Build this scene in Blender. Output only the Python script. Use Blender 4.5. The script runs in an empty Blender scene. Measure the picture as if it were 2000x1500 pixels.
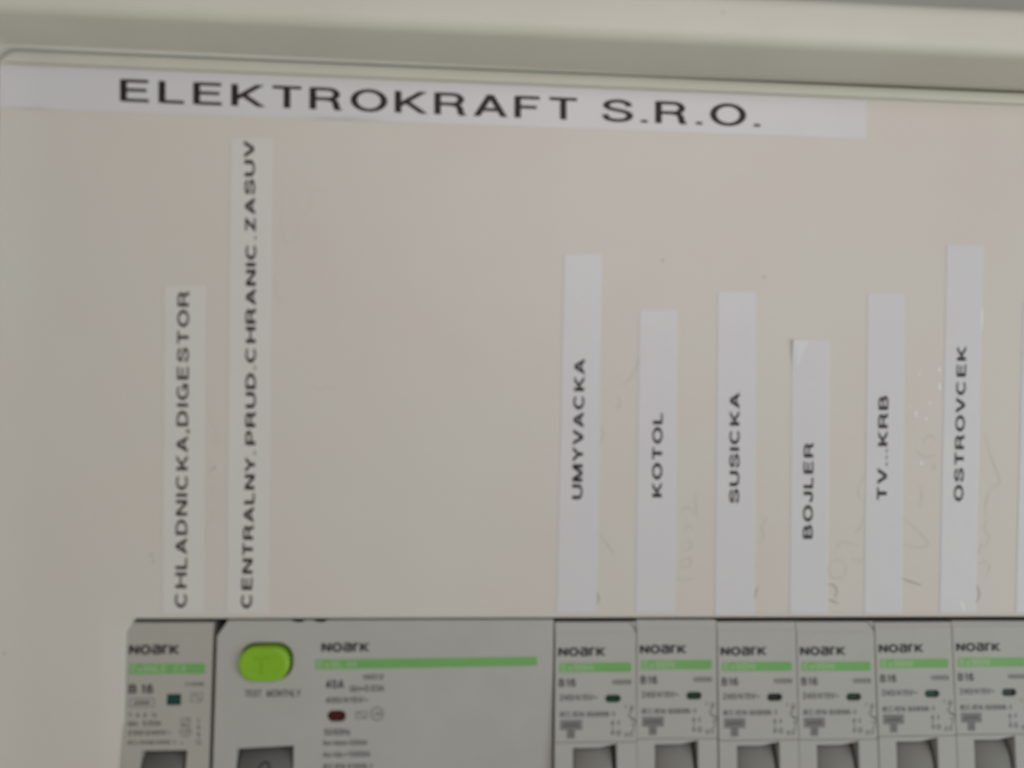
import bpy, bmesh, math, random
from mathutils import Vector, Matrix

# ------------------------------------------------------------------ camera, world, lamps
S = bpy.context.scene
C = S.collection
MM = 0.001
YAW, PITCH, ROLL, DIST, FPX = 0.064046, 0.004314, 0.017128, 166.25, 1530.0
fwd = Vector((math.sin(YAW) * math.cos(PITCH), math.cos(YAW) * math.cos(PITCH), -math.sin(PITCH)))
rgt = fwd.cross(Vector((0, 0, 1))).normalized()
upv = rgt.cross(fwd)
R2 = math.cos(ROLL) * rgt + math.sin(ROLL) * upv
U2 = -math.sin(ROLL) * rgt + math.cos(ROLL) * upv
CAM = -DIST * fwd
cd = bpy.data.cameras.new('camera')
co = bpy.data.objects.new('camera', cd)
C.objects.link(co)
co.matrix_world = Matrix(((R2.x, U2.x, -fwd.x, CAM.x * MM), (R2.y, U2.y, -fwd.y, CAM.y * MM),
                          (R2.z, U2.z, -fwd.z, CAM.z * MM), (0, 0, 0, 1)))
cd.sensor_width = 36
cd.lens = 36 * FPX / 2000
cd.clip_start = 0.005
cd.clip_end = 20
cd.dof.use_dof = True                 # the phone stands too close: it focuses a little behind the board
cd.dof.focus_distance = 0.245
cd.dof.aperture_fstop = 8.8
S.camera = co

w = bpy.data.worlds.new('World')
S.world = w
w.use_nodes = True
bg = w.node_tree.nodes['Background']
bg.inputs[0].default_value = (0.98, 0.96, 0.90, 1)
bg.inputs[1].default_value = 0.225


def lamp(name, loc, target, size, power, col):
    l = bpy.data.lights.new(name, 'AREA')
    l.shape = 'RECTANGLE'
    l.size, l.size_y = size
    l.energy = power
    l.color = col
    o = bpy.data.objects.new(name, l)
    C.objects.link(o)
    o.location = loc
    o.rotation_euler = (Vector(target) - Vector(loc)).to_track_quat('-Z', 'Y').to_euler()
    return o


lamp('added_key', (0.07, -0.27, 0.097), (0.02, 0, 0.015), (0.24, 0.16), 0.225, (1.0, 0.905, 0.915))  # added lamp close before the board; leaves it darker towards the bottom
lamp('added_cool_fill', (1.0, -0.75, -0.28), (0.05, 0, 0), (0.6, 0.9), 4.4, (0.84, 0.985, 0.95))  # added cool fill from low right; lifts the frame's downward-facing wall
lamp('added_warm_fill', (-0.8, -0.6, -0.3), (-0.05, 0, -0.05), (0.5, 0.5), 0.45, (1.0, 0.88, 0.42))  # added warm fill that yellows the left side
S.view_settings.view_transform = 'Standard'
S.view_settings.look = 'None'
S.view_settings.exposure = 0.10
S.view_settings.gamma = 1.0

random.seed(4)

# ------------------------------------------------------------------ helpers


def at(px, py, h=0.0, plane=None):
    """Point (mm) where the sight line through a photograph pixel meets the cover (h mm proud of it) or another plane."""
    d = R2 * ((px - 1000) / FPX) - U2 * ((py - 750) / FPX) + fwd
    if plane is None:
        p0, n = Vector((0, -h, 0)), Vector((0, 1, 0))
    else:
        p0, n = plane
    return CAM + d * ((p0 - CAM).dot(n) / d.dot(n))


def rgb(r, g, b):
    f = lambda c: (c / 12.92 if c <= 0.04045 else ((c + 0.055) / 1.055) ** 2.4)
    return (f(r / 255), f(g / 255), f(b / 255))


def mat(name, col, rough=0.5, spec=0.5, var=0.04, vscale=40.0, bump=0.0, bscale=900.0, tint=None, coat=0.0):
    m = bpy.data.materials.new(name)
    m.use_nodes = True
    nt = m.node_tree
    b = nt.nodes['Principled BSDF']
    b.inputs['Roughness'].default_value = rough
    b.inputs['Specular IOR Level'].default_value = spec
    b.inputs['Coat Weight'].default_value = coat
    tc = nt.nodes.new('ShaderNodeTexCoord')
    if var > 0:
        n1 = nt.nodes.new('ShaderNodeTexNoise')
        n1.inputs['Scale'].default_value = vscale
        n1.inputs['Detail'].default_value = 5
        n1.inputs['Roughness'].default_value = 0.6
        nt.links.new(tc.outputs['Object'], n1.inputs['Vector'])
        r = nt.nodes.new('ShaderNodeValToRGB')
        r.color_ramp.elements[0].position = 0.3
        r.color_ramp.elements[1].position = 0.7
        a = tint[0] if tint else (1 - var, 1 - var, 1 - var)
        c = tint[1] if tint else (1 + var, 1 + var, 1 + var)
        r.color_ramp.elements[0].color = tuple(col[i] * a[i] for i in range(3)) + (1,)
        r.color_ramp.elements[1].color = tuple(min(1, col[i] * c[i]) for i in range(3)) + (1,)
        nt.links.new(n1.outputs[0], r.inputs[0])
        nt.links.new(r.outputs[0], b.inputs['Base Color'])
    else:
        b.inputs['Base Color'].default_value = tuple(col) + (1,)
    if bump > 0:
        n2 = nt.nodes.new('ShaderNodeTexNoise')
        n2.inputs['Scale'].default_value = bscale
        n2.inputs['Detail'].default_value = 3
        nt.links.new(tc.outputs['Object'], n2.inputs['Vector'])
        bp = nt.nodes.new('ShaderNodeBump')
        bp.inputs['Strength'].default_value = bump
        bp.inputs['Distance'].default_value = 0.0004
        nt.links.new(n2.outputs[0], bp.inputs['Height'])
        nt.links.new(bp.outputs[0], b.inputs['Normal'])
    return m


M_COVER = mat('cover_paint', (0.70, 0.655, 0.625), 0.42, 0.4, 0.03, 26, 0.12, 1400,
              tint=((0.985, 0.955, 0.945), (0.985, 1.01, 0.985)))
M_FRAME = mat('frame_paint', (0.70, 0.672, 0.61), 0.45, 0.4, 0.03, 30, 0.12, 1200,
              tint=((0.95, 0.95, 0.94), (1.02, 1.02, 1.02)))
M_TAPE = mat('label_tape', (0.71, 0.695, 0.73), 0.35, 0.45, 0.02, 60, 0.10, 500,
             tint=((0.98, 0.97, 0.985), (1.0, 1.02, 1.01)))
M_TAPEW = mat('label_tape_worn', (0.72, 0.69, 0.675), 0.4, 0.4, 0.02, 60, 0.1, 500)
M_INK = mat('label_ink', (0.022, 0.016, 0.018), 0.5, 0.3, 0.0)
M_BODY = mat('breaker_plastic', (0.47, 0.465, 0.45), 0.5, 0.4, 0.03, 80, 0.10, 2500,
             tint=((0.96, 0.96, 0.95), (1.03, 1.03, 1.03)))
M_BODYW = mat('breaker_plastic_warm', (0.455, 0.438, 0.402), 0.5, 0.4, 0.03, 80, 0.10, 2500)
M_PRINT = mat('print_black', (0.045, 0.043, 0.05), 0.5, 0.3, 0.0)
M_PRINTM = mat('print_light_grey', (0.25, 0.245, 0.24), 0.5, 0.3, 0.0)
M_PRINTG = mat('print_grey', (0.10, 0.097, 0.10), 0.5, 0.3, 0.0)
M_BAR = mat('print_green', (0.19, 0.44, 0.14), 0.45, 0.4, 0.05, 90)
M_BARTXT = mat('print_pale_green', (0.33, 0.50, 0.28), 0.45, 0.4, 0.0)
M_TOGGLE = mat('toggle_grey', (0.24, 0.235, 0.22), 0.62, 0.4, 0.04, 90, 0.08, 2000)
M_TOGGLED = mat('toggle_dark_grey', (0.14, 0.137, 0.132), 0.62, 0.4, 0.04, 90, 0.08, 2000)
M_GREENBTN = mat('button_green', (0.26, 0.52, 0.025), 0.3, 0.45, 0.05, 120)
M_DARK = mat('cavity_dark', (0.018, 0.014, 0.014), 0.8, 0.2, 0.0)
M_PILLG = mat('flag_dark_green', (0.006, 0.045, 0.022), 0.35, 0.4, 0.0)
M_PILLK = mat('flag_black', (0.012, 0.016, 0.012), 0.4, 0.4, 0.0)
M_PILLH = mat('flag_worn_green', (0.012, 0.036, 0.018), 0.4, 0.4, 0.0)
M_PILLT = mat('flag_teal', (0.004, 0.062, 0.044), 0.35, 0.4, 0.0)
M_PILLR = mat('flag_dark_red', (0.075, 0.004, 0.008), 0.35, 0.4, 0.0)
M_WALL = mat('wall_paint', (0.40, 0.41, 0.38), 0.85, 0.2, 0.05, 12, 0.3, 300)
M_PENCILF = mat('pencil_faint', (0.655, 0.61, 0.565), 0.7, 0.2, 0.0)
M_PENCIL = mat('pencil_grey', (0.60, 0.565, 0.515), 0.7, 0.2, 0.1, 700)
M_PENCILD = mat('pencil_dark', (0.42, 0.39, 0.355), 0.7, 0.2, 0.1, 700)
M_SPECK = mat('speck_grey', (0.48, 0.45, 0.42), 0.7, 0.2, 0.0)
M_GLINT = mat('glint_white', (0.93, 0.94, 0.95), 0.12, 0.9, 0.0, coat=0.6)  # near-white base colour stands for small highlights on residue and tape


def link(name, bm, m, parent=None, smooth=False, matrix=None):
    me = bpy.data.meshes.new(name)
    bmesh.ops.recalc_face_normals(bm, faces=bm.faces[:])
    bm.to_mesh(me)
    bm.free()
    me.materials.append(m)
    if smooth:
        for p in me.polygons:
            p.use_smooth = True
    o = bpy.data.objects.new(name, me)
    C.objects.link(o)
    if parent is not None:
        o.parent = parent
    return o


def thing(name, label, cat, loc=(0, 0, 0), rot=(0, 0, 0), group=None):
    o = bpy.data.objects.new(name, None)
    o.empty_display_size = 0.01
    C.objects.link(o)
    o.location = loc
    o.rotation_euler = rot
    o['label'] = label
    o['category'] = cat
    if group:
        o['group'] = group
    return o


def offset(poly, d):
    """Shrink (d > 0) a counter-clockwise polygon by mitred offset."""
    n = len(poly)
    out = []
    for i in range(n):
        a, b, c = poly[i - 1], poly[i], poly[(i + 1) % n]
        e1 = Vector((b[0] - a[0], b[1] - a[1])).normalized()
        e2 = Vector((c[0] - b[0], c[1] - b[1])).normalized()
        n1, n2 = Vector((-e1.y, e1.x)), Vector((-e2.y, e2.x))
        k = (n1 + n2)
        k = k / max(0.3, k.dot(n1))
        out.append((b[0] + k.x * d, b[1] + k.y * d))
    return out


def ccw(p):
    a = sum(p[i - 1][0] * p[i][1] - p[i][0] * p[i - 1][1] for i in range(len(p)))
    return p if a > 0 else p[::-1]


def fill(bm, loops):
    """Triangulate a flat region bounded by loops of BMVerts."""
    es = []
    for l in loops:
        for i in range(len(l)):
            e = bm.edges.get((l[i - 1], l[i]))
            es.append(e or bm.edges.new((l[i - 1], l[i])))
    bmesh.ops.triangle_fill(bm, use_beauty=True, use_dissolve=False, edges=es)


def prism(bm, poly, y0, y1, bev=0.2, holes=(), back=False):
    """Plate outlined in local x,z (mm): front at y0, back at y1 (y grows away from the viewer), chamfered front rim."""
    loops = []
    for k, p in enumerate([poly] + list(holes)):
        p = ccw(list(p))
        sg = 1 if k == 0 else -1
        f = [bm.verts.new((x * MM, y0 * MM, z * MM)) for x, z in (offset(p, sg * bev) if bev else p)]
        rings = [f]
        if bev:
            q = offset(p, sg * bev * 0.3)
            rings.append([bm.verts.new((x * MM, (y0 + bev * 0.3) * MM, z * MM)) for x, z in q])
            rings.append([bm.verts.new((x * MM, (y0 + bev) * MM, z * MM)) for x, z in p])
        rings.append([bm.verts.new((x * MM, y1 * MM, z * MM)) for x, z in p])
        for a, b in zip(rings, rings[1:]):
            for i in range(len(a)):
                bm.faces.new((a[i - 1], a[i], b[i], b[i - 1]))
        loops.append(f)
        if back and k == 0:
            bm.faces.new(rings[-1])
    fill(bm, loops)


def rect(x0, z0, x1, z1):
    return [(x0, z0), (x1, z0), (x1, z1), (x0, z1)]


def pill(x0, z0, x1, z1, n=7, r=None):
    r = r or min(x1 - x0, z1 - z0) / 2 * 0.999
    out = []
    for cx, cz, a in ((x1 - r, z0 + r, -90), (x1 - r, z1 - r, 0), (x0 + r, z1 - r, 90), (x0 + r, z0 + r, 180)):
        for k in range(n):
            t = math.radians(a + 90 * k / (n - 1))
            out.append((cx + r * math.cos(t), cz + r * math.sin(t)))
    return out


# ------------------------------------------------------------------ stroke lettering (a wide grotesque)
def crom(pts, n=5, closed=False):
    out = []
    N = len(pts)
    rng = range(N) if closed else range(N - 1)
    for i in rng:
        g = lambda k: pts[k % N] if closed else pts[max(0, min(N - 1, k))]
        p0, p1, p2, p3 = g(i - 1), g(i), g(i + 1), g(i + 2)
        for s in range(n):
            t = s / n
            out.append(tuple(0.5 * ((2 * p1[k]) + (-p0[k] + p2[k]) * t + (2 * p0[k] - 5 * p1[k] + 4 * p2[k] - p3[k]) * t * t
                                    + (-p0[k] + 3 * p1[k] - 3 * p2[k] + p3[k]) * t ** 3) for k in (0, 1)))
    if not closed:
        out.append(pts[-1])
    return out


def arc(cx, cy, rx, ry, a0, a1, n=14):
    return [(cx + rx * math.cos(math.radians(a0 + (a1 - a0) * k / n)), cy + ry * math.sin(math.radians(a0 + (a1 - a0) * k / n)))
            for k in range(n + 1)]


H = 0.062     # half stroke
B, T = H, 1 - H


def glyphs():
    G = {}
    G['A'] = (0.72, [[(0.04, 0), (0.35, 1)], [(0.66, 0), (0.35, 1)], [(0.14, 0.31), (0.56, 0.31)]])
    bow = lambda x, y0, y1: [(H, y1), (x, y1)] + arc(x, (y0 + y1) / 2, (y1 - y0) / 2 * 0.85, (y1 - y0) / 2, 90, -90)[1:] + [(H, y0)]
    G['B'] = (0.68, [[(H, 0), (H, 1)], bow(0.36, 0.52, T), bow(0.40, B, 0.52)])
    G['C'] = (0.76, [arc(0.38, 0.5, 0.38 - H, 0.5 - H + 0.01, 42, 318, 24)])
    G['D'] = (0.74, [[(H, 0), (H, 1)], [(H, T), (0.30, T)] + arc(0.30, 0.5, 0.35, 0.5 - H, 90, -90, 18)[1:] + [(H, B)]])
    G['E'] = (0.64, [[(H, 0), (H, 1)], [(H, T), (0.60, T)], [(H, 0.53), (0.56, 0.53)], [(H, B), (0.61, B)]])
    G['F'] = (0.60, [[(H, 0), (H, 1)], [(H, T), (0.57, T)], [(H, 0.50), (0.50, 0.50)]])
    G['G'] = (0.80, [arc(0.39, 0.5, 0.39 - H, 0.5 - H + 0.01, 48, 322, 24), [(0.42, 0.46), (0.74, 0.46)], [(0.69, 0.46), (0.69, 0.0)]])
    G['H'] = (0.72, [[(H, 0), (H, 1)], [(0.66, 0), (0.66, 1)], [(H, 0.53), (0.66, 0.53)]])
    G['I'] = (0.14, [[(0.07, 0), (0.07, 1)]])
    G['J'] = (0.52, [[(0.44, 1), (0.44, 0.30)] + arc(0.25, 0.27, 0.19, 0.21, 0, -180, 12)[1:] + [(0.06, 0.34)]])
    G['K'] = (0.70, [[(H, 0), (H, 1)], [(0.05, 0.30), (0.62, 1)], [(0.22, 0.56), (0.64, 0)]])
    G['L'] = (0.56, [[(H, 0), (H, 1)], [(H, B), (0.54, B)]])
    G['M'] = (0.86, [[(H, 0), (H, 1)], [(0.78, 0), (0.78, 1)], [(0.08, 1), (0.42, 0)], [(0.76, 1), (0.42, 0)]])
    G['N'] = (0.72, [[(H, 0), (H, 1)], [(0.66, 0), (0.66, 1)], [(0.07, 1), (0.65, 0)]])
    G['O'] = (0.80, [arc(0.40, 0.5, 0.40 - H, 0.5 - H + 0.01, 0, 360, 30)])
    G['P'] = (0.66, [[(H, 0), (H, 1)], bow(0.37, 0.44, T)])
    G['R'] = (0.72, [[(H, 0), (H, 1)], bow(0.40, 0.49, T), crom([(0.40, 0.48), (0.52, 0.42), (0.57, 0.28), (0.59, 0.10), (0.64, 0.0)], 4)])
    G['S'] = (0.68, [crom([(0.60, 0.70), (0.55, 0.86), (0.35, 0.945), (0.15, 0.87), (0.09, 0.72), (0.17, 0.59), (0.35, 0.52),
                           (0.54, 0.44), (0.62, 0.29), (0.54, 0.12), (0.34, 0.055), (0.13, 0.12), (0.06, 0.32)], 4)])
    G['T'] = (0.64, [[(0.32, 0), (0.32, 1)], [(0.0, T), (0.64, T)]])
    G['U'] = (0.72, [[(H, 1), (H, 0.36)] + arc(0.36, 0.35, 0.36 - H, 0.30, 180, 360, 14)[1:] + [(0.66, 1)]])
    G['V'] = (0.70, [[(0.04, 1), (0.35, 0)], [(0.66, 1), (0.35, 0)]])
    G['Y'] = (0.68, [[(0.04, 1), (0.34, 0.42)], [(0.64, 1), (0.34, 0.42)], [(0.34, 0), (0.34, 0.46)]])
    G['Z'] = (0.64, [[(0.03, T), (0.60, T)], [(0.58, 1), (0.06, 0)], [(0.03, B), (0.62, B)]])
    G['.'] = (0.14, [[(0.07, 0), (0.07, 0.125)]])
    G[','] = (0.14, [[(0.07, 0.0), (0.07, 0.125)], [(0.09, 0.02), (0.04, -0.14)]])
    G[' '] = (0.26, [])
    G['0'] = (0.60, [arc(0.30, 0.5, 0.30 - H, 0.5 - H + 0.01, 0, 360, 24)])
    G['1'] = (0.46, [[(0.30, 0), (0.30, 1)], [(0.10, 0.74), (0.28, 0.90)]])
    G['2'] = (0.60, [crom([(0.07, 0.70), (0.12, 0.88), (0.30, T), (0.49, 0.87), (0.51, 0.68), (0.38, 0.46), (0.14, 0.22), (0.07, B)], 4), [(0.04, B), (0.56, B)]])
    G['3'] = (0.60, [crom([(0.07, 0.76), (0.14, 0.90), (0.30, T), (0.48, 0.86), (0.48, 0.66), (0.28, 0.54)], 4),
                     crom([(0.24, 0.54), (0.46, 0.47), (0.52, 0.28), (0.44, 0.10), (0.28, B), (0.12, 0.10), (0.06, 0.28)], 4)])
    G['4'] = (0.60, [[(0.42, 0), (0.42, 1)], [(0.44, 0.98), (0.06, 0.30)], [(0.02, 0.27), (0.57, 0.27)]])
    G['5'] = (0.60, [[(0.52, T), (0.14, T)], crom([(0.14, T), (0.10, 0.52), (0.28, 0.62), (0.48, 0.54), (0.53, 0.32), (0.42, 0.09), (0.26, B), (0.06, 0.18)], 4)])
    G['6'] = (0.60, [arc(0.30, 0.32, 0.24, 0.27, 0, 360, 20), crom([(0.06, 0.34), (0.09, 0.68), (0.20, 0.90), (0.34, T), (0.52, 0.80)], 4)])
    G['8'] = (0.60, [arc(0.30, 0.29, 0.24, 0.24, 0, 360, 18), arc(0.30, 0.74, 0.20, 0.21, 0, 360, 18)])
    G['9'] = (0.60, [arc(0.30, 0.67, 0.24, 0.27, 0, 360, 20), crom([(0.54, 0.66), (0.51, 0.32), (0.40, 0.10), (0.26, B), (0.08, 0.20)], 4)])
    G['/'] = (0.34, [[(0.03, 0), (0.31, 1)]])
    G['-'] = (0.34, [[(0.02, 0.38), (0.32, 0.38)]])
    G['='] = (0.56, [[(0.04, 0.32), (0.52, 0.32)], [(0.04, 0.58), (0.52, 0.58)]])
    G['~'] = (0.56, [crom([(0.03, 0.40), (0.14, 0.54), (0.28, 0.46), (0.42, 0.38), (0.53, 0.52)], 4)])
    G['\u0394'] = (0.72, [[(0.04, 0), (0.35, 1)], [(0.66, 0), (0.35, 1)], [(0.08, B), (0.62, B)]])
    lower = lambda st: st
    G['n'] = (0.56, [[(H, 0), (H, 0.72)], crom([(H, 0.5), (0.16, 0.66), (0.32, 0.67), (0.46, 0.58), (0.48, 0.4), (0.48, 0.0)], 4)])
    G['m'] = (0.84, [[(H, 0), (H, 0.72)], crom([(H, 0.5), (0.2, 0.66), (0.36, 0.62), (0.42, 0.4), (0.42, 0.0)], 4),
                     crom([(0.42, 0.5), (0.52, 0.66), (0.68, 0.64), (0.77, 0.4), (0.77, 0.0)], 4)])
    G['c'] = (0.52, [arc(0.27, 0.36, 0.21, 0.30, 45, 315, 14)])
    G['s'] = (0.50, [crom([(0.42, 0.54), (0.25, 0.67), (0.09, 0.54), (0.25, 0.37), (0.43, 0.2), (0.25, 0.05), (0.06, 0.2)], 4)])
    G['z'] = (0.50, [[(0.04, 0.66), (0.44, 0.66)], [(0.44, 0.64), (0.06, 0.06)], [(0.04, B), (0.46, B)]])
    G['x'] = (0.50, [[(0.04, 0), (0.44, 0.7)], [(0.44, 0), (0.04, 0.7)]])
    G['a'] = (0.66, [crom([(0.08, 0.80), (0.14, T), (0.34, T), (0.54, T - 0.02), (0.58, 0.74), (0.58, 0.4), (0.58, 0.0)], 4),
                     crom([(0.58, 0.56), (0.30, 0.56), (0.10, 0.48), (0.07, 0.28), (0.14, 0.09), (0.32, B), (0.58, B + 0.02)], 4)])
    G['r'] = (0.42, [[(H, 0), (H, 1)], crom([(H, 0.55), (0.10, 0.82), (0.22, T), (0.42, T)], 4)])
    return G


GL = glyphs()


def ribbon(pts, hw):
    """Left and right sides of a stroke; ends lying on the base or cap line are cut level."""
    L, Rr = [], []
    n = len(pts)
    closed = n > 3 and abs(pts[0][0] - pts[-1][0]) < 1e-6 and abs(pts[0][1] - pts[-1][1]) < 1e-6
    for i in range(n):
        p = Vector(pts[i])
        if closed:
            d1 = (p - Vector(pts[i - 1 if i > 0 else n - 2])).normalized()
            d2 = (Vector(pts[i + 1 if i < n - 1 else 1]) - p).normalized()
        else:
            d1 = (p - Vector(pts[i - 1])).normalized() if i > 0 else None
            d2 = (Vector(pts[i + 1]) - p).normalized() if i < n - 1 else None
            d1 = d1 or d2
            d2 = d2 or d1
        n1, n2 = Vector((-d1.y, d1.x)), Vector((-d2.y, d2.x))
        k = n1 + n2
        k = k / max(0.6, k.dot(n1))
        a, b = p + k * hw, p - k * hw
        if not closed and i in (0, n - 1) and abs(d1.y) > 0.3 and (abs(p.y) < 1e-6 or abs(p.y - 1) < 1e-6):
            a = a - d1 * ((a.y - p.y) / d1.y)
            b = b - d1 * ((b.y - p.y) / d1.y)
        L.append(a)
        Rr.append(b)
    return L, Rr


def text_mesh(bm, s, quad, hw=H, gap=0.14, track=None, lift=0.012):
    """Letters of s fitted into quad = bottom-left, bottom-right, top-right, top-left (mm), baseline to cap line."""
    x, items = 0.0, []
    for ch in s:
        wd, st = GL[ch]
        items.append((x, st))
        x += wd + gap
    total = x - gap
    bl, br, tr, tl = [Vector(q) for q in quad]
    nrm = (br - bl).cross(tl - bl).normalized()
    if nrm.y > 0:
        nrm = -nrm
    k = 0
    for x0, sts in items:
        for st in sts:
            L, Rr = ribbon(st, hw)
            k += 1
            off = nrm * (lift + 0.001 * (k % 5))
            vv = []
            for a, b in zip(L, Rr):
                row = []
                for q in (a, b):
                    u, v = (q.x + x0) / total, q.y
                    p = (bl * (1 - u) + br * u) * (1 - v) + (tl * (1 - u) + tr * u) * v + off
                    row.append(bm.verts.new(p * MM))
                vv.append(row)
            for a, b in zip(vv, vv[1:]):
                try:
                    bm.faces.new((a[0], a[1], b[1], b[0]))
                except ValueError:
                    pass
    return bm


def font_mesh(bm, s, x0, z0, x1, z1, y=-0.012, bold=0.02):
    """Small print with the built-in typeface, fitted to the box x0..x1, z0..z1 (mm) of a local front face."""
    cu = bpy.data.curves.new('print', 'FONT')
    cu.body = s
    cu.offset = bold
    cu.resolution_u = 2
    o = bpy.data.objects.new('print', cu)
    C.objects.link(o)
    dg = bpy.context.evaluated_depsgraph_get()
    dg.update()
    me = bpy.data.meshes.new_from_object(o.evaluated_get(dg))
    bpy.data.objects.remove(o)
    xs = [v.co.x for v in me.vertices]
    ys = [v.co.y for v in me.vertices]
    ax, bx, ay, by = min(xs), max(xs), min(ys), max(ys)
    vs = [bm.verts.new(((x0 + (v.co.x - ax) / (bx - ax) * (x1 - x0)) * MM, y * MM,
                        (z0 + (v.co.y - ay) / (by - ay) * (z1 - z0)) * MM)) for v in me.vertices]
    for p in me.polygons:
        try:
            bm.faces.new([vs[i] for i in p.vertices])
        except ValueError:
            pass
    bpy.data.meshes.remove(me)


def printed(bm, s, b, hw=0.10, y=-0.0, gap=0.16):
    x0, z0, x1, z1 = b
    text_mesh(bm, s, [(x0, y, z0), (x1, y, z0), (x1, y, z1), (x0, y, z1)], hw=hw, gap=gap)


def line2(bm, pts, wd, y=-0.012, closed=False):
    """Thin printed line through local x,z points (mm)."""
    if closed:
        pts = list(pts) + [pts[0]]
    L, Rr = ribbon(pts, wd / 2)
    vv = [(bm.verts.new((a.x * MM, y * MM, a.y * MM)), bm.verts.new((b.x * MM, y * MM, b.y * MM))) for a, b in zip(L, Rr)]
    for a, b in zip(vv, vv[1:]):
        bm.faces.new((a[0], a[1], b[1], b[0]))


def poly2(bm, pts, y=-0.012):
    bm.faces.new([bm.verts.new((x * MM, y * MM, z * MM)) for x, z in pts])


# ------------------------------------------------------------------ the wall and the distribution board
bm = bmesh.new()
poly2(bm, rect(-1500, -1500, 1500, 1500), 14)
wl = link('wall', bm, M_WALL)
wl['kind'] = 'structure'

PX0, PX1, PZ0, PZ1 = -105.15, 160.0, -209.0, 63.45        # edge of the cover
board = thing('distribution_board', 'cream plastic distribution board with raised frame and labelled cover around the breaker row',
              'distribution board', (0, 0, 0))


def rounded_loop(x0, z0, x1, z1, r, n=8):
    return pill(x0, z0, x1, z1, n, max(r, 0.05))


def loft(bm, prof, r0, smooth=True):
    """Sweep a profile of (outward distance, height) round the cover's edge with rounded corners."""
    rings = []
    for d, h in prof:
        dl = 0.07 * d if d < 3.05 else d - 2.84      # the strip all but disappears along the left side
        lp = rounded_loop(PX0 - dl, PZ0 - d, PX1 + d, PZ1 + d, r0 + d)
        rings.append([bm.verts.new((x * MM, -h * MM, z * MM)) for x, z in lp])
    for a, b in zip(rings, rings[1:]):
        for i in range(len(a)):
            bm.faces.new((a[i - 1], a[i], b[i], b[i - 1]))


# frame: inner wall, front rim, outer side
prof = [(3.05, -3.0), (3.05, 0.3)]
for k in range(7):
    t = k / 6
    prof.append((3.05 + 0.65 * t, 0.3 + 13.6 * t))
for k in range(1, 7):
    a = math.radians(90 * k / 6)
    prof.append((3.7 + 2.6 * (1 - math.cos(a)), 13.9 + 2.6 * math.sin(a)))
prof.append((10.9, 16.5))
for k in range(1, 8):
    a = math.radians(90 * k / 7)
    prof.append((10.6 + 3.0 * math.sin(a), 16.5 - 3.0 * (1 - math.cos(a))))
prof += [(14.0, 4.0), (14.4, -13.9)]
bm = bmesh.new()
loft(bm, prof, 0.6)
link('frame', bm, M_FRAME, board, smooth=True)
# trim strip between frame and cover
bm = bmesh.new()
prof = [(0.15, -2.5), (0.17, -0.3), (0.36, 0.08), (0.7, 0.26), (1.4, 0.34), (2.2, 0.24), (2.6, 0.06), (2.78, -0.15), (2.86, -0.35), (2.9, -1.0)]
loft(bm, prof, 0.8)
link('trim_strip', bm, M_FRAME, board, smooth=True)

# cover with its opening
OX0, OX1, OZ1, OZ0 = -79.1, 133.5, -49.78, -96.0


def opening(dl, dt, ch=1.0):
    """Opening outline grown by dl at the sides and dt at top and bottom, with cut corners."""
    cx, cz = 1.75 * ch, 3.1 * ch
    x0, x1, z0, z1 = OX0 - dl, OX1 + dl, OZ0 - dt, OZ1 + dt
    return [(x0, z0 + cz), (x0 + cx, z0), (x1 - cx, z0), (x1, z0 + cz), (x1, z1 - cz), (x1 - cx, z1), (x0 + cx, z1), (x0, z1 - cz)]


bm = bmesh.new()
outer = [bm.verts.new((x * MM, 0, z * MM)) for x, z in rounded_loop(PX0, PZ0, PX1, PZ1, 0.8)]
side = [bm.verts.new((v.co.x, 2.6 * MM, v.co.z)) for v in outer]
for i in range(len(outer)):
    bm.faces.new((outer[i - 1], outer[i], side[i], side[i - 1]))
N = 10
rings = []
for k in range(N + 1):
    t = k / N
    s = (1 - t)
    dip = 0.38 * (t * t * (3 - 2 * t))
    dipt = 0.45 * (t * t)
    lp = opening(5.2 * s, 1.5 * s)
    ring = []
    for j, (x, z) in enumerate(lp):
        topbot = j in (1, 2, 5, 6)
        ring.append(bm.verts.new((x * MM, (dipt if topbot else dip) * MM, z * MM)))
    rings.append(ring)
rings.append([bm.verts.new((x * MM, 2.6 * MM, z * MM)) for x, z in opening(0, 0)])
sm = []
for a, b in zip(rings, rings[1:]):
    for i in range(len(a)):
        f = bm.faces.new((a[i - 1], a[i], b[i], b[i - 1]))
        sm.append(f)
        f.smooth = b is not rings[-1]
fill(bm, [outer, rings[0]])
cover = link('cover_panel', bm, M_COVER, board)

# dark inside of the board behind cover and breakers
bm = bmesh.new()
prism(bm, rect(PX0 - 0.3, PZ0 - 2.9, PX1 + 2.9, PZ1 + 2.9), 8.0, 13.0, 0.0, back=True)
link('back_plate', bm, M_DARK, board)


def px_ribbon(bm, pts, wd, h, n=5, taper=True, noise=0.0):
    """A drawn stroke lying on the cover, wd mm wide."""
    p3 = [at(x, y, h) for x, y in pts]
    q = crom([(p.x, p.z) for p in p3], n)
    L, Rr = [], []
    for i, p in enumerate(q):
        a = Vector(q[max(0, i - 1)])
        b = Vector(q[min(len(q) - 1, i + 1)])
        d = (b - a)
        d = d.normalized() if d.length > 1e-9 else Vector((1, 0))
        k = wd / 2 * (0.35 + 0.65 * math.sin(math.pi * (i + 0.5) / len(q)) if taper else 1) * (1 + noise * random.uniform(-1, 1))
        L.append((p[0] - d.y * k, p[1] + d.x * k))
        Rr.append((p[0] + d.y * k, p[1] - d.x * k))
    vv = [(bm.verts.new((a[0] * MM, -h * MM, a[1] * MM)), bm.verts.new((b[0] * MM, -h * MM, b[1] * MM))) for a, b in zip(L, Rr)]
    for a, b in zip(vv, vv[1:]):
        bm.faces.new((a[0], a[1], b[1], b[0]))


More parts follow.
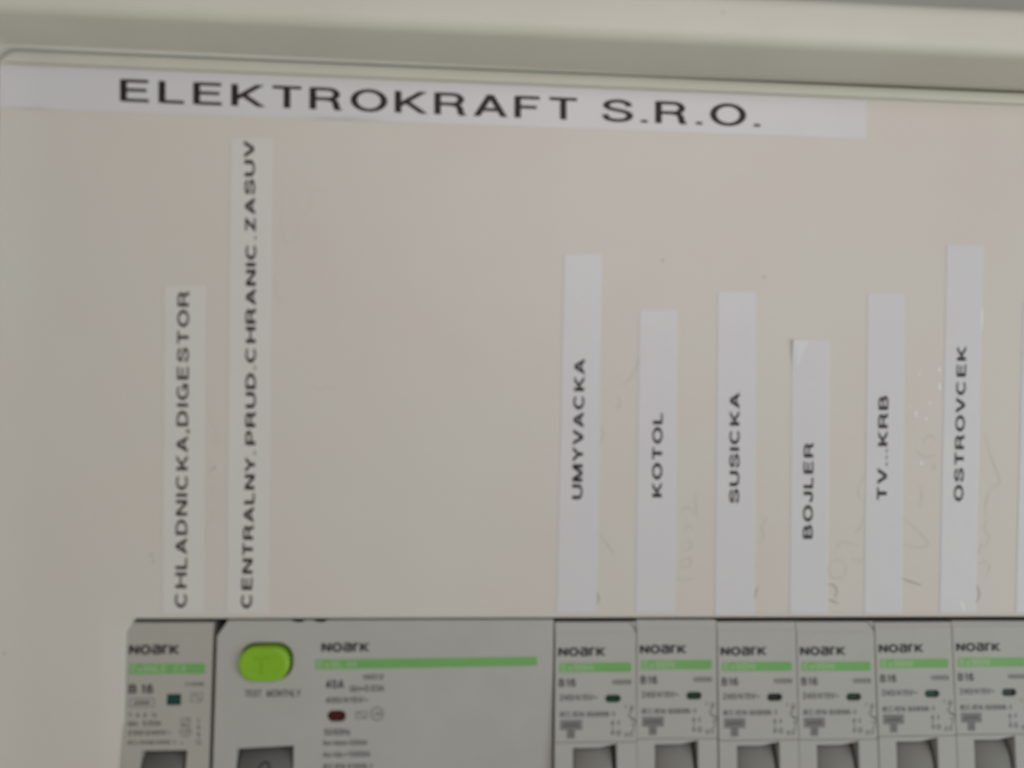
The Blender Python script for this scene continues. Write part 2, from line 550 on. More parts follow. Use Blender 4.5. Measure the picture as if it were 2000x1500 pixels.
# faint pencil writing left on the cover beside the labels
PENCIL = {
    'pale': [
        [[(402, 792), (410, 820), (422, 842), (430, 858)], [(446, 852), (432, 866), (420, 862), (424, 848)],
         [(398, 905), (412, 900), (408, 918), (420, 912), (406, 930), (420, 938)], [(400, 960), (414, 952), (412, 972), (398, 980)],
         [(402, 1000), (418, 1000), (410, 1018), (400, 1030)], [(404, 1046), (398, 1062)]],
        [[(552, 380), (548, 430), (556, 470), (572, 468), (584, 440)], [(604, 372), (622, 372), (640, 368)], [(610, 374), (606, 400), (592, 424)],
         [(536, 540), (540, 575), (552, 600)], [(604, 752), (622, 760), (640, 756), (655, 762)]],
        [[(1250, 690), (1243, 716), (1232, 738), (1214, 752)], [(1205, 770), (1211, 790), (1200, 800)],
         [(1168, 1040), (1185, 1062), (1200, 1084)], [(1172, 830), (1178, 850), (1170, 870)]],
        [[(1322, 1130), (1338, 1133), (1354, 1128)], [(1330, 1096), (1346, 1090), (1348, 1104), (1332, 1108), (1330, 1096)],
         [(1332, 1060), (1346, 1056), (1350, 1070), (1334, 1076)], [(1336, 1040), (1344, 1024), (1352, 1034)],
         [(1330, 1000), (1342, 990), (1356, 1004)], [(1358, 958), (1360, 1000), (1366, 1014)]],
        [[(1477, 1098), (1472, 1118), (1470, 1140)], [(1480, 1060), (1492, 1050), (1488, 1030), (1498, 1010)]],
        [[(1648, 1100), (1640, 1094), (1624, 1098), (1618, 1112), (1626, 1128), (1644, 1128), (1652, 1114), (1650, 1102)],
         [(1634, 1072), (1642, 1058), (1656, 1060), (1676, 1066)], [(1664, 1090), (1678, 1098), (1686, 1092)],
         [(1668, 1040), (1680, 1030), (1684, 1010)], [(1684, 980), (1676, 960), (1686, 930)]],
        [[(1762, 1010), (1780, 1026), (1800, 1044), (1812, 1062), (1800, 1069), (1780, 1067), (1764, 1062)],
         [(1796, 990), (1800, 968), (1798, 948)], [(1816, 905), (1828, 912), (1818, 920)], [(1790, 880), (1806, 892), (1830, 888)],
         [(1802, 862), (1818, 850), (1828, 862)]],
        [[(1922, 846), (1932, 880), (1942, 910), (1952, 936), (1948, 948), (1936, 950)], [(1936, 952), (1928, 972), (1924, 994), (1928, 1010)],
         [(1930, 1012), (1922, 1030), (1932, 1050), (1922, 1070)], [(1912, 1104), (1922, 1096), (1932, 1106), (1926, 1128)],
         [(1918, 1060), (1910, 1082)]],
    ],
    'dark': [
        [[(1164, 1152), (1168, 1164), (1169, 1174), (1163, 1183)]],
        [[(1617, 1142), (1628, 1143), (1634, 1154), (1630, 1168)], [(1617, 1172), (1627, 1174), (1637, 1180)]],
        [[(1762, 1130), (1778, 1136), (1800, 1143)]],
        [[(1905, 1140), (1911, 1152), (1912, 1166), (1906, 1178)]],
        [[(1479, 1146), (1476, 1160), (1473, 1170)]],
    ],
}
for kind, m in (('pale', M_PENCIL), ('dark', M_PENCILD)):
    for gi, grp in enumerate(PENCIL[kind]):
        bm = bmesh.new()
        for st in grp:
            px_ribbon(bm, st, 0.32 if kind == 'pale' else 0.38, 0.012)
        link('pencil_mark', bm, M_PENCILF if kind == 'pale' and gi < 2 else m, cover)
# specks of dirt
for px, py, r in ((1492, 541, 0.34), (1294, 509, 0.32), (296, 1084, 0.30), (300, 1097, 0.26), (8, 1276, 0.32), (1412, 25, 0.3)):
    h = 16.52 if py < 60 else 0.012
    p = at(px, py, h)
    bm = bmesh.new()
    poly2(bm, [(p.x + r * random.uniform(0.7, 1.1) * math.cos(a * 0.785), p.z + r * random.uniform(0.7, 1.1) * math.sin(a * 0.785))
               for a in range(8)], -h)
    link('speck', bm, M_SPECK if py != 1084 and py != 1097 else M_PENCILD, cover)
# glossy glue crumbs between two of the labels, their glints put into the white colour
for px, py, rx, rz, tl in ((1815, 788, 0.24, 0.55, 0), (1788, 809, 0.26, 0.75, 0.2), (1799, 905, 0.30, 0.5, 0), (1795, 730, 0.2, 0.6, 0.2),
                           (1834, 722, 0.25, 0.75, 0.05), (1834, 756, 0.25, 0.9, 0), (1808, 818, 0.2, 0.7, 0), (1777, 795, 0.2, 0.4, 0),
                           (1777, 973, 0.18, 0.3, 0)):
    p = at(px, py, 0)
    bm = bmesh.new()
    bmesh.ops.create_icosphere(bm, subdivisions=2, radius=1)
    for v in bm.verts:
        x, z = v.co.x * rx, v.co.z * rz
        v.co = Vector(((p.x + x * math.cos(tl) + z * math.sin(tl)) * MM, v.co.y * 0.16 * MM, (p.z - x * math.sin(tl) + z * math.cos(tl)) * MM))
    link('glue_crumb_glint', bm, M_GLINT, cover, smooth=True)


# ------------------------------------------------------------------ printed labels
def strip(name, label, corners, words, th=0.12, group=None, curl=None, ink=M_INK, tape=M_TAPE, nseg=10, crease_glints=()):
    """A tape with pixel corners tl, tr, br, bl on the cover; words = (text, [bl, br, tr, tl] px quads)."""
    tl, tr, br, bl = [at(*c) for c in corners]
    cen = (tl + tr + br + bl) / 4
    root = thing(name, label, 'label', cen * MM, group=group)
    bm = bmesh.new()
    long_v = (tl - bl).length > (tr - tl).length
    rows = []
    for k in range(nseg + 1):
        t = k / nseg
        if long_v:
            a, b = bl.lerp(tl, t), br.lerp(tr, t)
        else:
            a, b = bl.lerp(br, t), tl.lerp(tr, t)
        j = 0.03 if 0 < k < nseg else 0.0
        a = a + Vector((random.uniform(-j, j), 0, random.uniform(-j, j)))
        b = b + Vector((random.uniform(-j, j), 0, random.uniform(-j, j)))
        row = []
        for f, hh in ((0, -0.005), (0, th * 0.8), (0.02, th), (0.12, th), (0.45, th), (0.98, th), (1, th * 0.8), (1, -0.005)):
            p = a.lerp(b, f)
            lift = 0.0
            if curl and hh > 0.0:
                lift = curl(t, f)
            row.append(bm.verts.new(((p.x - cen.x) * MM, -(hh + lift) * MM, (p.z - cen.z) * MM)))
        rows.append(row)
    for a, b in zip(rows, rows[1:]):
        for i in range(7):
            bm.faces.new((a[i], a[i + 1], b[i + 1], b[i]))
    bm.faces.new(rows[0])
    bm.faces.new(rows[-1])
    link('tape', bm, tape, root)
    if words:
        bm = bmesh.new()
        for wd in words:
            s, q = wd[0], wd[1]
            text_mesh(bm, s, [at(*c) - cen for c in q], hw=wd[2] if len(wd) > 2 else H, gap=0.19, lift=th + 0.012 + (0.0 if not curl else 0.0))
        link('lettering', bm, ink, root)
    for cr in crease_glints:  # pale flat strokes painted as highlights along tape creases
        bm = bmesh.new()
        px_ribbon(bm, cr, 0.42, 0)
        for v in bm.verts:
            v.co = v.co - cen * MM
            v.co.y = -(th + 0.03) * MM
        link('crease_glint', bm, M_GLINT, root)
    return root


def vquad(xl, xr, ybot, ytop, xl2, xr2):
    """Quad of a text reading upward: left pixel xl is the cap line, xr the baseline; ybot start, ytop end."""
    return [(xr, ybot), (xr2, ytop), (xl2, ytop), (xl, ybot)]


GRP = 'narrow printed label strips standing above the breakers'
strip('label_strip', 'long horizontal white label reading ELEKTROKRAFT S.R.O. stuck along the top of the cover',
      [(-1, 127.5), (1691, 197), (1690, 271.5), (-1, 210)],
      [('ELEKTROKRAFT', [(236, 198), (1127, 235), (1127, 192.5), (236, 155)], 0.076),
       ('S.R.O.', [(1176, 237), (1484, 248), (1484, 205.5), (1176, 194)], 0.076)], nseg=44,
      curl=lambda t, f: max(0.0, 1 - f / 0.12) * (0.5 * math.exp(-((t - 0.385) / 0.035) ** 2) + 0.35 * math.exp(-((t - 0.04) / 0.02) ** 2)))
strip('label_strip', 'vertical white label reading CHLADNICKA,DIGESTOR, leftmost above the breakers',
      [(320, 558), (400, 557), (397, 1198), (317, 1198)],
      [('CHLADNICKA,DIGESTOR', vquad(342.5, 364.5, 1186, 569, 348, 369.5), 0.085)], tape=M_TAPEW, group=GRP)
strip('label_strip', 'tallest vertical white label reading CENTRALNY.PRUD.CHRANIC.ZASUV above the wide breaker',
      [(450, 271), (531, 270), (524, 1198), (442, 1198)],
      [('CENTRALNY.', vquad(471.5, 491.5, 1187, 882, 480, 499), 0.097), ('PRUD.CHRANIC.', vquad(480, 499, 868, 462, 481, 500), 0.097),
       ('ZASUV', vquad(480, 499, 452, 277, 477, 496.5), 0.097)], tape=M_TAPEW, group=GRP)
strip('label_strip', 'vertical white label reading UMYVACKA above the breaker right of the wide one',
      [(1102, 497), (1175, 496), (1165, 1196), (1087, 1196)],
      [('UMYVACKA', vquad(1117, 1136.5, 974, 702, 1122, 1142), 0.097)], group=GRP)
strip('label_strip', 'vertical white label with the short word KOTOL',
      [(1249, 606), (1323, 605), (1317, 1197), (1241, 1197)],
      [('KOTOL', vquad(1273.5, 1292, 970, 806, 1275, 1293.5), 0.097)], group=GRP)
strip('label_strip', 'vertical white label reading SUSICKA, between the KOTOL and BOJLER labels',
      [(1402, 570), (1475, 569), (1473, 1201), (1396, 1201)],
      [('SUSICKA', vquad(1424.5, 1442.5, 982, 768, 1425.5, 1444), 0.097)], group=GRP)
strip('label_strip', 'shortest vertical white label, reading BOJLER, its upper left corner lifting',
      [(1547, 664), (1620, 664), (1616, 1199), (1542, 1199)],
      [('BOJLER', vquad(1568, 1586, 1051, 865, 1570, 1588), 0.097)], group=GRP,
      curl=lambda t, f: 0.55 * max(0, t - 0.9) / 0.1 * max(0, 1 - f * 2.2))
strip('label_strip', 'vertical white label reading TV...KRB, left of the OSTROVCEK label',
      [(1694, 572), (1766, 573), (1761, 1198), (1687, 1198)],
      [('TV...KRB', vquad(1712.5, 1731, 976, 773, 1716, 1734), 0.097)], group=GRP)
strip('label_strip', 'vertical white label reading OSTROVCEK near the right side',
      [(1849, 479), (1920, 480), (1905, 1196), (1834, 1196)],
      [('OSTROVCEK', vquad(1862.5, 1880, 978, 677, 1869, 1886.5), 0.097)], group=GRP,
      crease_glints=[[(1876, 1170), (1879, 1182), (1884, 1194)], [(1918, 600), (1917, 622), (1917, 645)]])
strip('label_strip', 'blank edge of a further vertical label cut off by the right side of the picture',
      [(1998, 590), (2070, 590), (2056, 1196), (1983, 1196)], [], group=GRP)


# ------------------------------------------------------------------ breakers
def face_plane(h0, tilt, z0=OZ1):
    """Tilted front plane of a breaker: h0 mm proud at the top edge of the opening, leaning out downwards."""
    o = Vector((0, -h0, z0))
    n = Vector((0, math.cos(tilt), -math.sin(tilt)))
    n = Vector((0, 1, 0))
    n.rotate(Matrix.Rotation(-tilt, 3, 'X'))
    return o, n


class Front:
    """Local millimetre coordinates of a breaker front, read off the photograph."""

    def __init__(self, x_px, h0, tilt, ytop=1207):
        self.tilt = tilt
        o, n = face_plane(h0, tilt)
        self.pl = (o, n)
        q = at(x_px, ytop, plane=self.pl)
        xq = at(x_px, 1300, plane=self.pl).x
        self.org = Vector((xq, q.y, q.z))
        self.inv = Matrix.Rotation(tilt, 3, 'X')
        self.rot = (-tilt, 0, 0)

    def __call__(self, px, py):
        v = at(px, py, plane=self.pl) - self.org
        v = self.inv @ v
        return v.x, v.z

    def box(self, x0, y0, x1, y1):
        a, b = self(x0, y1), self(x1, y0)
        return a[0], a[1], b[0], b[1]


def logo(bm, b):
    x0, z0, x1, z1 = b
    y = -0.0
    text_mesh(bm, 'NOarK', [(x0, y, z0), (x1, y, z0), (x1, y, z1), (x0, y, z1)], hw=0.135, gap=0.19)


def barrel(xa, xb, yc, zc, r, a0=20, a1=250, n=22):
    bm = bmesh.new()
    prof = [(yc - r * math.cos(math.radians(a)), zc + r * math.sin(math.radians(a))) for a in [110 - 220 * k / n for k in range(n + 1)]]
    ch = 0.5
    L0 = [bm.verts.new((xa * MM, (y + (yc - y) * ch / r) * MM, (z + (zc - z) * ch / r) * MM)) for y, z in prof]
    L1 = [bm.verts.new(((xa + ch) * MM, y * MM, z * MM)) for y, z in prof]
    L2 = [bm.verts.new(((xb - ch) * MM, y * MM, z * MM)) for y, z in prof]
    L3 = [bm.verts.new((xb * MM, (y + (yc - y) * ch / r) * MM, (z + (zc - z) * ch / r) * MM)) for y, z in prof]
    for A, B_ in ((L0, L1), (L1, L2), (L2, L3)):
        for i in range(n):
            bm.faces.new((A[i], A[i + 1], B_[i + 1], B_[i])).smooth = True
    bm.faces.new(L0)
    bm.faces.new(L3)
    return bm


HT = 45.0


def flag(root, b, m, square=False, name='indicator_window'):
    x0, z0, x1, z1 = b
    out = rect(x0, z0, x1, z1) if square else pill(x0, z0, x1, z1)
    bm = bmesh.new()
    prism(bm, out, 0.55, 1.0, 0.0, back=True)
    o = link(name, bm, m, root)
    return out


# --- one-module breakers on the right
F1 = Front(1084, -1.3, math.radians(6.0))
W1 = 17.56


def make_mcb(cut, zt=-0.95):
    root = thing('circuit_breaker', 'x', 'circuit breaker', F1.org * MM, F1.rot, 'one-module grey circuit breakers in the right half of the row')
    b = F1.box(1182, 1357, 1212.5, 1372.5)
    zs = F1(1084, 1451)[1]
    wx0, _ = F1(1119, 1461)
    wx1, _ = F1(1205, 1461)
    wz = F1(1119, 1461)[1]
    wz2 = F1(1205, 1449)[1]
    wzb = wz - 15
    pl = pill(*b)
    bm = bmesh.new()
    # upper front, then the slope that leans back under the cover's edge
    zr = -3.0 if cut else -2.6
    prism(bm, [(0.02, zs + 0.06), (W1, zs + 0.06), (W1, zr), (0.02, zr)], 0, 1.3, 0.10, holes=[pl])
    cut_x = 1.45 if cut else 0.0
    ramp = [(0.02, zr, 0.07), (W1, zr, 0.07), (W1 - cut_x, zt, 0.35), (0.02, zt, 0.35)]
    a = [bm.verts.new((x * MM, y * MM, z * MM)) for x, z, y in ramp]
    c_ = [bm.verts.new((x * MM, 3.0 * MM, z * MM)) for x, z, y in ramp]
    bm.faces.new(a)
    for i in range(4):
        bm.faces.new((a[i - 1], a[i], c_[i], c_[i - 1]))
    if cut:
        prism(bm, [(W1 - cut_x + 0.24, zt + 0.05), (W1 + 0.1, zt + 0.05), (W1 + 0.1, zr + 0.30), (W1 + 0.06, zr + 0.30)], 0.42, 7.0, 0.03)
    prism(bm, rect(0.02, -HT + 1, W1 + 0.10, zt - 0.05), 0.95, 7.5, 0.05,
          holes=[rect(wx0 - 0.4, wzb, wx1 + 0.3, wz2 + 0.4), rect(b[0] - 0.5, b[1] - 0.5, b[2] + 0.5, b[3] + 0.5)])
    link('housing', bm, M_BODY, root)
    bm = bmesh.new()
    win = [(wx0 + 0.1, wzb), (wx1, wzb), (wx1, wz2), (wx0 + (wx1 - wx0) * 0.58, wz), (wx0, wz)]
    prism(bm, [(0.02, -HT), (W1, -HT), (W1, zs - 0.04), (0.02, zs - 0.04)], -0.02, 1.3, 0.05,
          holes=[[(wx0 + 0.1, wzb), (wx1, wzb), (wx1, zs - 0.3), (wx0 + (wx1 - wx0) * 0.58, wz), (wx0, wz)]])
    # side walls of the toggle well
    hole = ccw([(wx0 + 0.1, wzb), (wx1, wzb), (wx1, zs - 0.3), (wx0, wz)])
    fr = [bm.verts.new((x * MM, 1.2 * MM, z * MM)) for x, z in hole]
    bk = [bm.verts.new((x * MM, 7.4 * MM, z * MM)) for x, z in hole]
    for i in range(4):
        bm.faces.new((fr[i - 1], fr[i], bk[i], bk[i - 1]))
    link('nose', bm, M_BODY, root)
    tg = barrel(wx0 + 0.25, wx1 - 0.7, 9.8, wz - 6.6, 9.6)
    link('toggle', tg, M_TOGGLE, root)
    # flag
    flag(root, (b[0] - 0.2, b[1] - 0.2, b[2] + 0.2, b[3] + 0.2), M_PILLG, True)
    # bar
    x0, z0, x1, z1 = F1.box(1092, 1293.5, 1233, 1313.5)
    bm = bmesh.new()
    poly2(bm, pill(x0, z0, x1, z1, 3, 0.35), -0.010)
    bar = link('colour_bar', bm, M_BAR, root)
    bm = bmesh.new()
    printed(bm, 'Ex9BN', F1.box(1097, 1296.5, 1158, 1310.5), 0.12, y=-0.008)
    link('bar_lettering', bm, M_BARTXT, bar)
    # black print
    bm = bmesh.new()
    logo(bm, F1.box(1091.5, 1265, 1181, 1281))
    printed(bm, 'B16', F1.box(1092, 1326, 1124, 1341), 0.10)
    link('black_print', bm, M_PRINT, root)
    bm = bmesh.new()
    printed(bm, '100009', F1.box(1195, 1327.5, 1232, 1337), 0.10)
    printed(bm, '240/415V~', F1.box(1094, 1356, 1166, 1368.5), 0.10)
    printed(bm, 'IEC/EN 60898-1', F1.box(1094, 1389.5, 1201, 1400.5), 0.10)
    x0, z0, x1, z1 = F1.box(1095, 1407, 1136, 1425)
    boxes = [(x0, z0, x1, z1)]
    line2(bm, rect(x0, z0, x1, z1), 0.16, closed=True)
    font_mesh(bm, '6000', x0 + 0.5, z0 + 0.45, x1 - 0.5, z1 - 0.45, bold=0.03)
    x0, z0, x1, z1 = F1.box(1108, 1427, 1122, 1441.5)
    boxes.append((x0, z0, x1, z1))
    line2(bm, rect(x0, z0, x1, z1), 0.16, closed=True)
    font_mesh(bm, '3', x0 + 0.45, z0 + 0.4, x1 - 0.4, z1 - 0.4, bold=0.03)
    # I / O arrows
    f = F1
    line2(bm, [f(1196.5, 1413), f(1196.5, 1436)], 0.16)
    poly2(bm, [f(1193, 1414), f(1200, 1414), f(1196.5, 1406)])
    poly2(bm, [f(1193, 1429), f(1200, 1429), f(1196.5, 1437)])
    printed(bm, 'I', f.box(1207, 1407, 1209, 1416), 0.10)
    printed(bm, 'O', f.box(1204, 1426, 1212, 1436), 0.10)
    # wiring symbol
    printed(bm, '1', f.box(1220, 1376, 1223, 1384), 0.10)
    printed(bm, '2', f.box(1220, 1431, 1226, 1439), 0.10)
    line2(bm, [f(1232, 1377), f(1232, 1393), f(1227.5, 1397), f(1238, 1408)], 0.2)
    line2(bm, crom([f(1230, 1384), f(1236, 1385), f(1236, 1378)], 3), 0.2)
    line2(bm, crom([f(1231, 1404), f(1240, 1405), f(1241, 1412), f(1232, 1415)], 4), 0.18)
    line2(bm, [f(1238, 1415), f(1238, 1423), f(1231, 1433)], 0.18)
    line2(bm, crom([f(1229, 1436), f(1233, 1432), f(1236, 1436), f(1232, 1439), f(1229, 1436)], 3), 0.14)
    link('grey_print', bm, M_PRINTG, root)
    bm = bmesh.new()
    for q in boxes:
        poly2(bm, rect(*q), -0.006)
    link('print_field', bm, M_PRINTM, root)
    return root


def copy_tree(o, parent=None):
    c = o.copy()
    C.objects.link(c)
    if parent is not None:
        c.parent = parent
    for ch in [k for k in bpy.data.objects if k.parent == o]:
        copy_tree(ch, c)
    return c


mcb = make_mcb(True)
mcb_b = make_mcb(False)
mcb_c = make_mcb(False, -1.55)
LAB = ['grey one-module circuit breaker under the UMYVACKA label, beside the wide breaker',
       'grey one-module circuit breaker below the KOTOL label',
       'grey one-module circuit breaker below the SUSICKA label',
       'grey one-module circuit breaker below the BOJLER label',
       'grey one-module circuit breaker below the TV...KRB label',
       'grey one-module circuit breaker below the OSTROVCEK label, cut by the right side']
YS = [1273, 1267.5, 1272, 1271.5, 1266, 1263]
XS = [1092, 1249, 1406, 1565, 1712, 1863]
kids = {}
zref = mcb.location.z
for i in range(6):
    o = {0: mcb, 1: mcb_b, 3: copy_tree(mcb) if i == 3 else None, 4: mcb_c}.get(i) or copy_tree(mcb_b if i == 2 else mcb_c)
    p = at(XS[i], YS[i], plane=F1.pl)
    p0 = at(XS[0], YS[0], plane=F1.pl)
    o.location.x = mcb.location.x if i == 0 else (F1.org.x + 17.72 * i) * MM
    if i:
        o.location.z = zref + (p.z - p0.z) * MM * 0.9
    o['label'] = LAB[i]
    o.rotation_euler.y = math.radians((0.0, 0.15, -0.1, 0.1, -0.15, 0.1)[i])
    o.rotation_euler.x += math.radians((0.0, 0.6, -0.3, 0.2, 0.5, -0.2)[i])
    if i in (2, 3, 5):
        for ch in bpy.data.objects:
            if ch.parent == o and ch.name.startswith('indicator'):
                ch.data = ch.data.copy()
                ch.data.materials[0] = M_PILLK if i != 3 else M_PILLH

# --- one-module breaker with square flag at the left
F0 = Front(246, -1.5, math.radians(3.0))
root = thing('circuit_breaker', 'grey one-module circuit breaker with square teal flag, leftmost in the row under CHLADNICKA,DIGESTOR',
             'circuit breaker', F0.org * MM, F0.rot)
f = F0
XR = f(414, 1300)[0]
wz, wx0, wx1 = f(276, 1467)[1], f(276, 1467)[0], f(365, 1467)[0]
b = f.box(324, 1356, 353, 1378)
bm = bmesh.new()
prism(bm, [(-0.25, -HT), (XR, -HT), (XR, -0.95), (1.0, -0.95), (-0.25, -2.4)], 0, 7.5, 0.18,
      holes=[rect(*b), [(wx0 - 0.9, wz - 15), (wx1 - 0.8, wz - 15), (wx1, wz), (wx0, wz)]])
link('housing', bm, M_BODYW, root)
link('toggle', barrel(wx0 - 0.2, wx1 - 0.7, 7.0, wz - 6.8, 7.4), M_TOGGLED, root)
flag(root, (b[0] - 0.1, b[1] - 0.1, b[2] + 0.1, b[3] + 0.1), M_PILLT, True)
x0, z0, x1, z1 = f.box(252, 1295.5, 401, 1317)
bm = bmesh.new()
poly2(bm, rect(x0, z0, x1, z1), -0.010)
bar = link('colour_bar', bm, M_BAR, root)
bm = bmesh.new()
printed(bm, 'Ex9NLE  C4', f.box(257, 1299, 363, 1313.5), 0.12, y=-0.008)
link('bar_lettering', bm, M_BARTXT, bar)
bm = bmesh.new()
logo(bm, f.box(253, 1260, 349, 1277.5))
printed(bm, 'B', f.box(252, 1337, 267, 1354), 0.11)
printed(bm, '16', f.box(275, 1337, 299, 1354), 0.11)
link('black_print', bm, M_PRINT, root)
bm = bmesh.new()
printed(bm, '111046', f.box(361, 1332.5, 398, 1340), 0.10)
x0, z0, x1, z1 = f.box(253, 1364, 301, 1381)
line2(bm, rect(x0, z0, x1, z1), 0.14, closed=True)
font_mesh(bm, '6000', x0 + 0.8, z0 + 0.4, x1 - 0.8, z1 - 0.4, bold=0.03)
printed(bm, 'T  A  E  1s', f.box(251, 1392, 306, 1401), 0.10)
printed(bm, 'I\u0394n  0.03A', f.box(250, 1407.5, 314, 1418), 0.10)
printed(bm, '230/240V~', f.box(250, 1426, 333, 1436), 0.10)
printed(bm, 'IEC/EN61009-1', f.box(250, 1446, 343, 1454), 0.10)
printed(bm, '-1', f.box(350, 1447, 357, 1454), 0.10)
x0, z0, x1, z1 = f.box(373, 1354, 395, 1370)
line2(bm, rect(x0, z0, x1, z1), 0.14, closed=True)
line2(bm, crom([(x0 + 0.5, (z0 + z1) / 2), (x0 + 0.9, z1 - 0.4), (x0 + 1.3, (z0 + z1) / 2), (x0 + 1.7, z0 + 0.4), (x1 - 0.4, (z0 + z1) / 2)], 4), 0.14)
x0, z0, x1, z1 = f.box(354, 1403, 371, 1415)
line2(bm, rect(x0, z0, x1, z1), 0.14, closed=True)
line2(bm, [(x0, z0), (x1, z1)], 0.13)
cx, cz = f(362.5, 1428)
line2(bm, [(cx + 1.15 * math.cos(k * 1.047), cz + 1.15 * math.sin(k * 1.047)) for k in range(6)], 0.16, closed=True)
font_mesh(bm, '-25', cx - 0.75, cz - 0.35, cx + 0.75, cz + 0.4, bold=0.02)
printed(bm, 'I', f.box(387, 1403, 389, 1412), 0.10)
line2(bm, [f(388, 1416), f(388, 1440)], 0.13)
poly2(bm, [f(384.5, 1422), f(391.5, 1422), f(388, 1415)])
poly2(bm, [f(384.5, 1433), f(391.5, 1433), f(388, 1440)])
line2(bm, pill(*f.box(383.5, 1444, 392.5, 1454)), 0.15, closed=True)
link('grey_print', bm, M_PRINTG, root)

# --- four-module residual current breaker
F4 = Front(420, -1.0, math.radians(3.0), ytop=1206)
f = F4
root = thing('residual_current_breaker', 'wide grey four-module breaker with lime green test button and long green bar',
             'circuit breaker', F4.org * MM, F4.rot)
XR = f(1080.5, 1300)[0]
wx0, wz = f(462, 1463)
wx1 = f(573, 1463)[0]
wz2 = f(573, 1457)[1]
btn = pill(*f.box(468, 1255, 573, 1328), 7, 3.3)
pil = pill(*f.box(638.5, 1388, 675.5, 1410), 7, 1.15)
bm = bmesh.new()
prism(bm, [(0.15, -HT), (XR, -HT), (XR, -0.62), (2.3, -0.62), (0.15, -3.9)], 0, 7.5, 0.18,
      holes=[btn, pil, [(wx0, wz - 15), (wx1, wz - 15), (wx1, wz2), (wx0, wz)]])
link('housing', bm, M_BODY, root)
link('toggle', barrel(wx0 + 0.3, wx1 - 0.3, 6.4, wz - 6.8, 7.2), M_TOGGLED, root)
# raised ring reading O on the toggle
tg = [o for o in bpy.data.objects if o.parent == root and o.name.startswith('toggle')][0]
cx, cz = f(517, 1501)
bm = bmesh.new()
ycyl = lambda z: 6.4 - math.sqrt(max(0.1, 7.2 ** 2 - (z - (wz - 6.8)) ** 2)) - 0.04
n = 24
for k in range(n):
    q = []
    for a, rr in ((k, 0.95), (k + 1, 0.95), (k + 1, 1.25), (k, 1.25)):
        x = cx + rr * math.cos(2 * math.pi * a / n)
        z = cz + rr * math.sin(2 * math.pi * a / n)
        q.append(bm.verts.new((x * MM, ycyl(z) * MM, z * MM)))
    bm.faces.new(q)
link('off_mark', bm, M_DARK, tg)
# test button: domed cap standing in its well, with a T
x0, z0, x1, z1 = f.box(467, 1260.5, 567.5, 1329)
bm = bmesh.new()
prev = None
for ins, y in ((0.0, 5.0), (0.0, -0.7), (0.08, -1.0), (0.25, -1.2), (0.6, -1.32), (1.0, -1.34), (1.6, -1.27), (2.3, -1.25)):
    lp = offset(ccw(pill(x0, z0, x1, z1, 8, 3.4)), ins)
    ring = [bm.verts.new((x * MM, y * MM, z * MM)) for x, z in lp]
    if prev:
        for i in range(len(ring)):
            bm.faces.new((prev[i - 1], prev[i], ring[i], ring[i - 1])).smooth = True
    prev = ring
bm.faces.new(prev)
button = link('test_button', bm, M_GREENBTN, root)
bm = bmesh.new()
cx, cz = (x0 + x1) / 2, (z0 + z1) / 2
prism(bm, [(cx - 0.28, cz - 1.9), (cx + 0.28, cz - 1.9), (cx + 0.28, cz + 1.0), (cx + 1.7, cz + 1.0), (cx + 1.7, cz + 1.5), (cx - 1.7, cz + 1.5),
           (cx - 1.7, cz + 1.0), (cx - 0.28, cz + 1.0)], -1.52, -1.1, 0.10)
link('raised_letter', bm, M_GREENBTN, button)
# red flag
b = f.box(636, 1386, 677, 1412)
flag(root, b, M_PILLR, True)
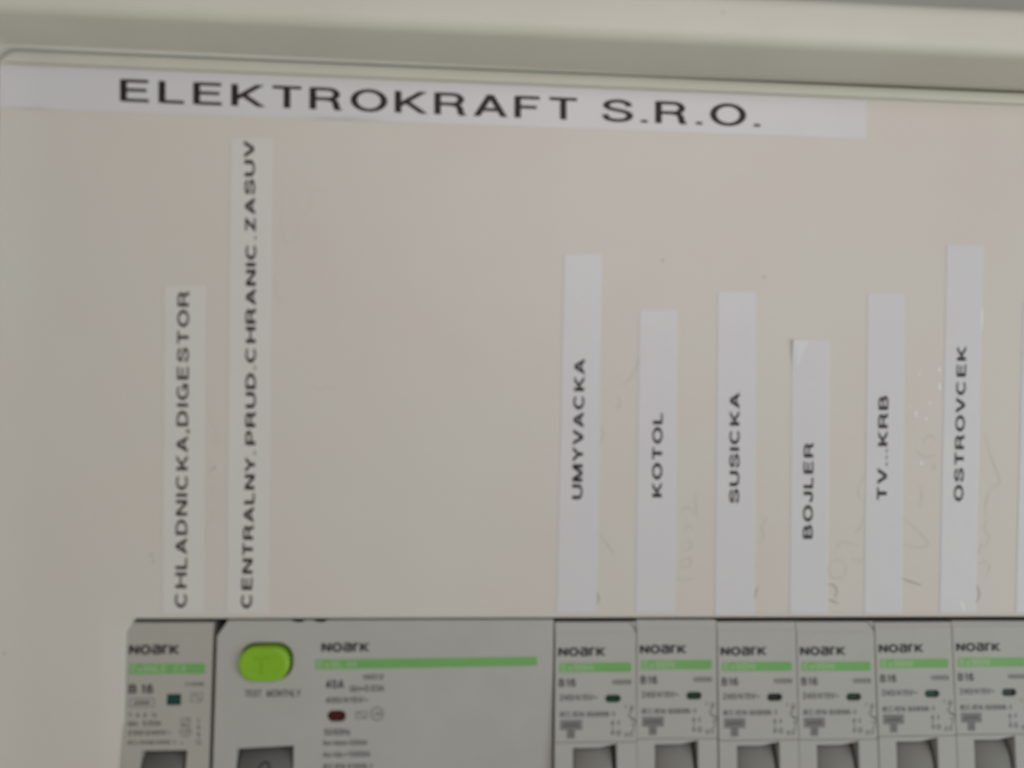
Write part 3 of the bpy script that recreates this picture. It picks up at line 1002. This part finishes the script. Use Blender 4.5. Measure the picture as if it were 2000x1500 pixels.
# prints
bm = bmesh.new()
c4 = [f(616, 1308), f(1049, 1300.5), f(1049, 1282.5), f(616, 1288)]
poly2(bm, c4, -0.010)
bar = link('colour_bar', bm, M_BAR, root)
bm = bmesh.new()
printed(bm, 'Ex9L-H', f.box(621, 1291, 694, 1304.5), 0.12, y=-0.008)
link('bar_lettering', bm, M_BARTXT, bar)
bm = bmesh.new()
logo(bm, f.box(629, 1256, 720, 1272.5))
printed(bm, '40A', f.box(636, 1328, 672, 1344.5), 0.1)
link('black_print', bm, M_PRINT, root)
bm = bmesh.new()
printed(bm, 'TEST', f.box(478, 1347.5, 511, 1361), 0.10)
printed(bm, 'MONTHLY', f.box(521, 1347, 587, 1361), 0.10)
printed(bm, '100212', f.box(708, 1317, 749, 1327), 0.10)
printed(bm, 'I\u0394n=0.03A', f.box(684, 1338, 750, 1350.5), 0.10)
printed(bm, '400/415V~', f.box(636, 1361, 718, 1373), 0.10)
x0, z0, x1, z1 = f.box(695, 1390, 717, 1403)
line2(bm, rect(x0, z0, x1, z1), 0.15, closed=True)
line2(bm, crom([(x0 + 0.4, (z0 + z1) / 2), (x0 + 0.8, z1 - 0.3), (x0 + 1.2, (z0 + z1) / 2), (x0 + 1.6, z0 + 0.3), (x1 - 0.3, (z0 + z1) / 2)], 4), 0.15)
cx, cz = f(736.5, 1394)
line2(bm, [(cx + 1.35 * math.sin(k * 1.047), cz + 1.45 * math.cos(k * 1.047)) for k in range(6)], 0.2, closed=True)
font_mesh(bm, '-25', cx - 0.85, cz - 0.4, cx + 0.85, cz + 0.45, bold=0.02)
printed(bm, '50/60Hz', f.box(633, 1423, 684, 1436), 0.10)
printed(bm, 'Im=I\u0394m=500A', f.box(632, 1445, 717, 1456), 0.10)
printed(bm, 'Inc=I\u0394c=10000A', f.box(632, 1467, 723, 1479), 0.10)
printed(bm, 'IEC/EN 61008-1', f.box(632, 1491, 727, 1503), 0.10)
link('grey_print', bm, M_PRINTG, root)
# two small dark catches under the cover's edge
for px in (585, 628):
    a = f(px - 15, 1215)
    c_ = f(px + 15, 1205)
    bm = bmesh.new()
    prism(bm, [(a[0], a[1] + 0.3), (a[0] + 1.1, a[1]), (c_[0] - 0.9, a[1] + 0.02), (c_[0], c_[1] - 0.1), (a[0] + 0.3, c_[1] + 0.1)], -0.08, 0.5, 0.0)
    link('clip', bm, M_DARK, root)
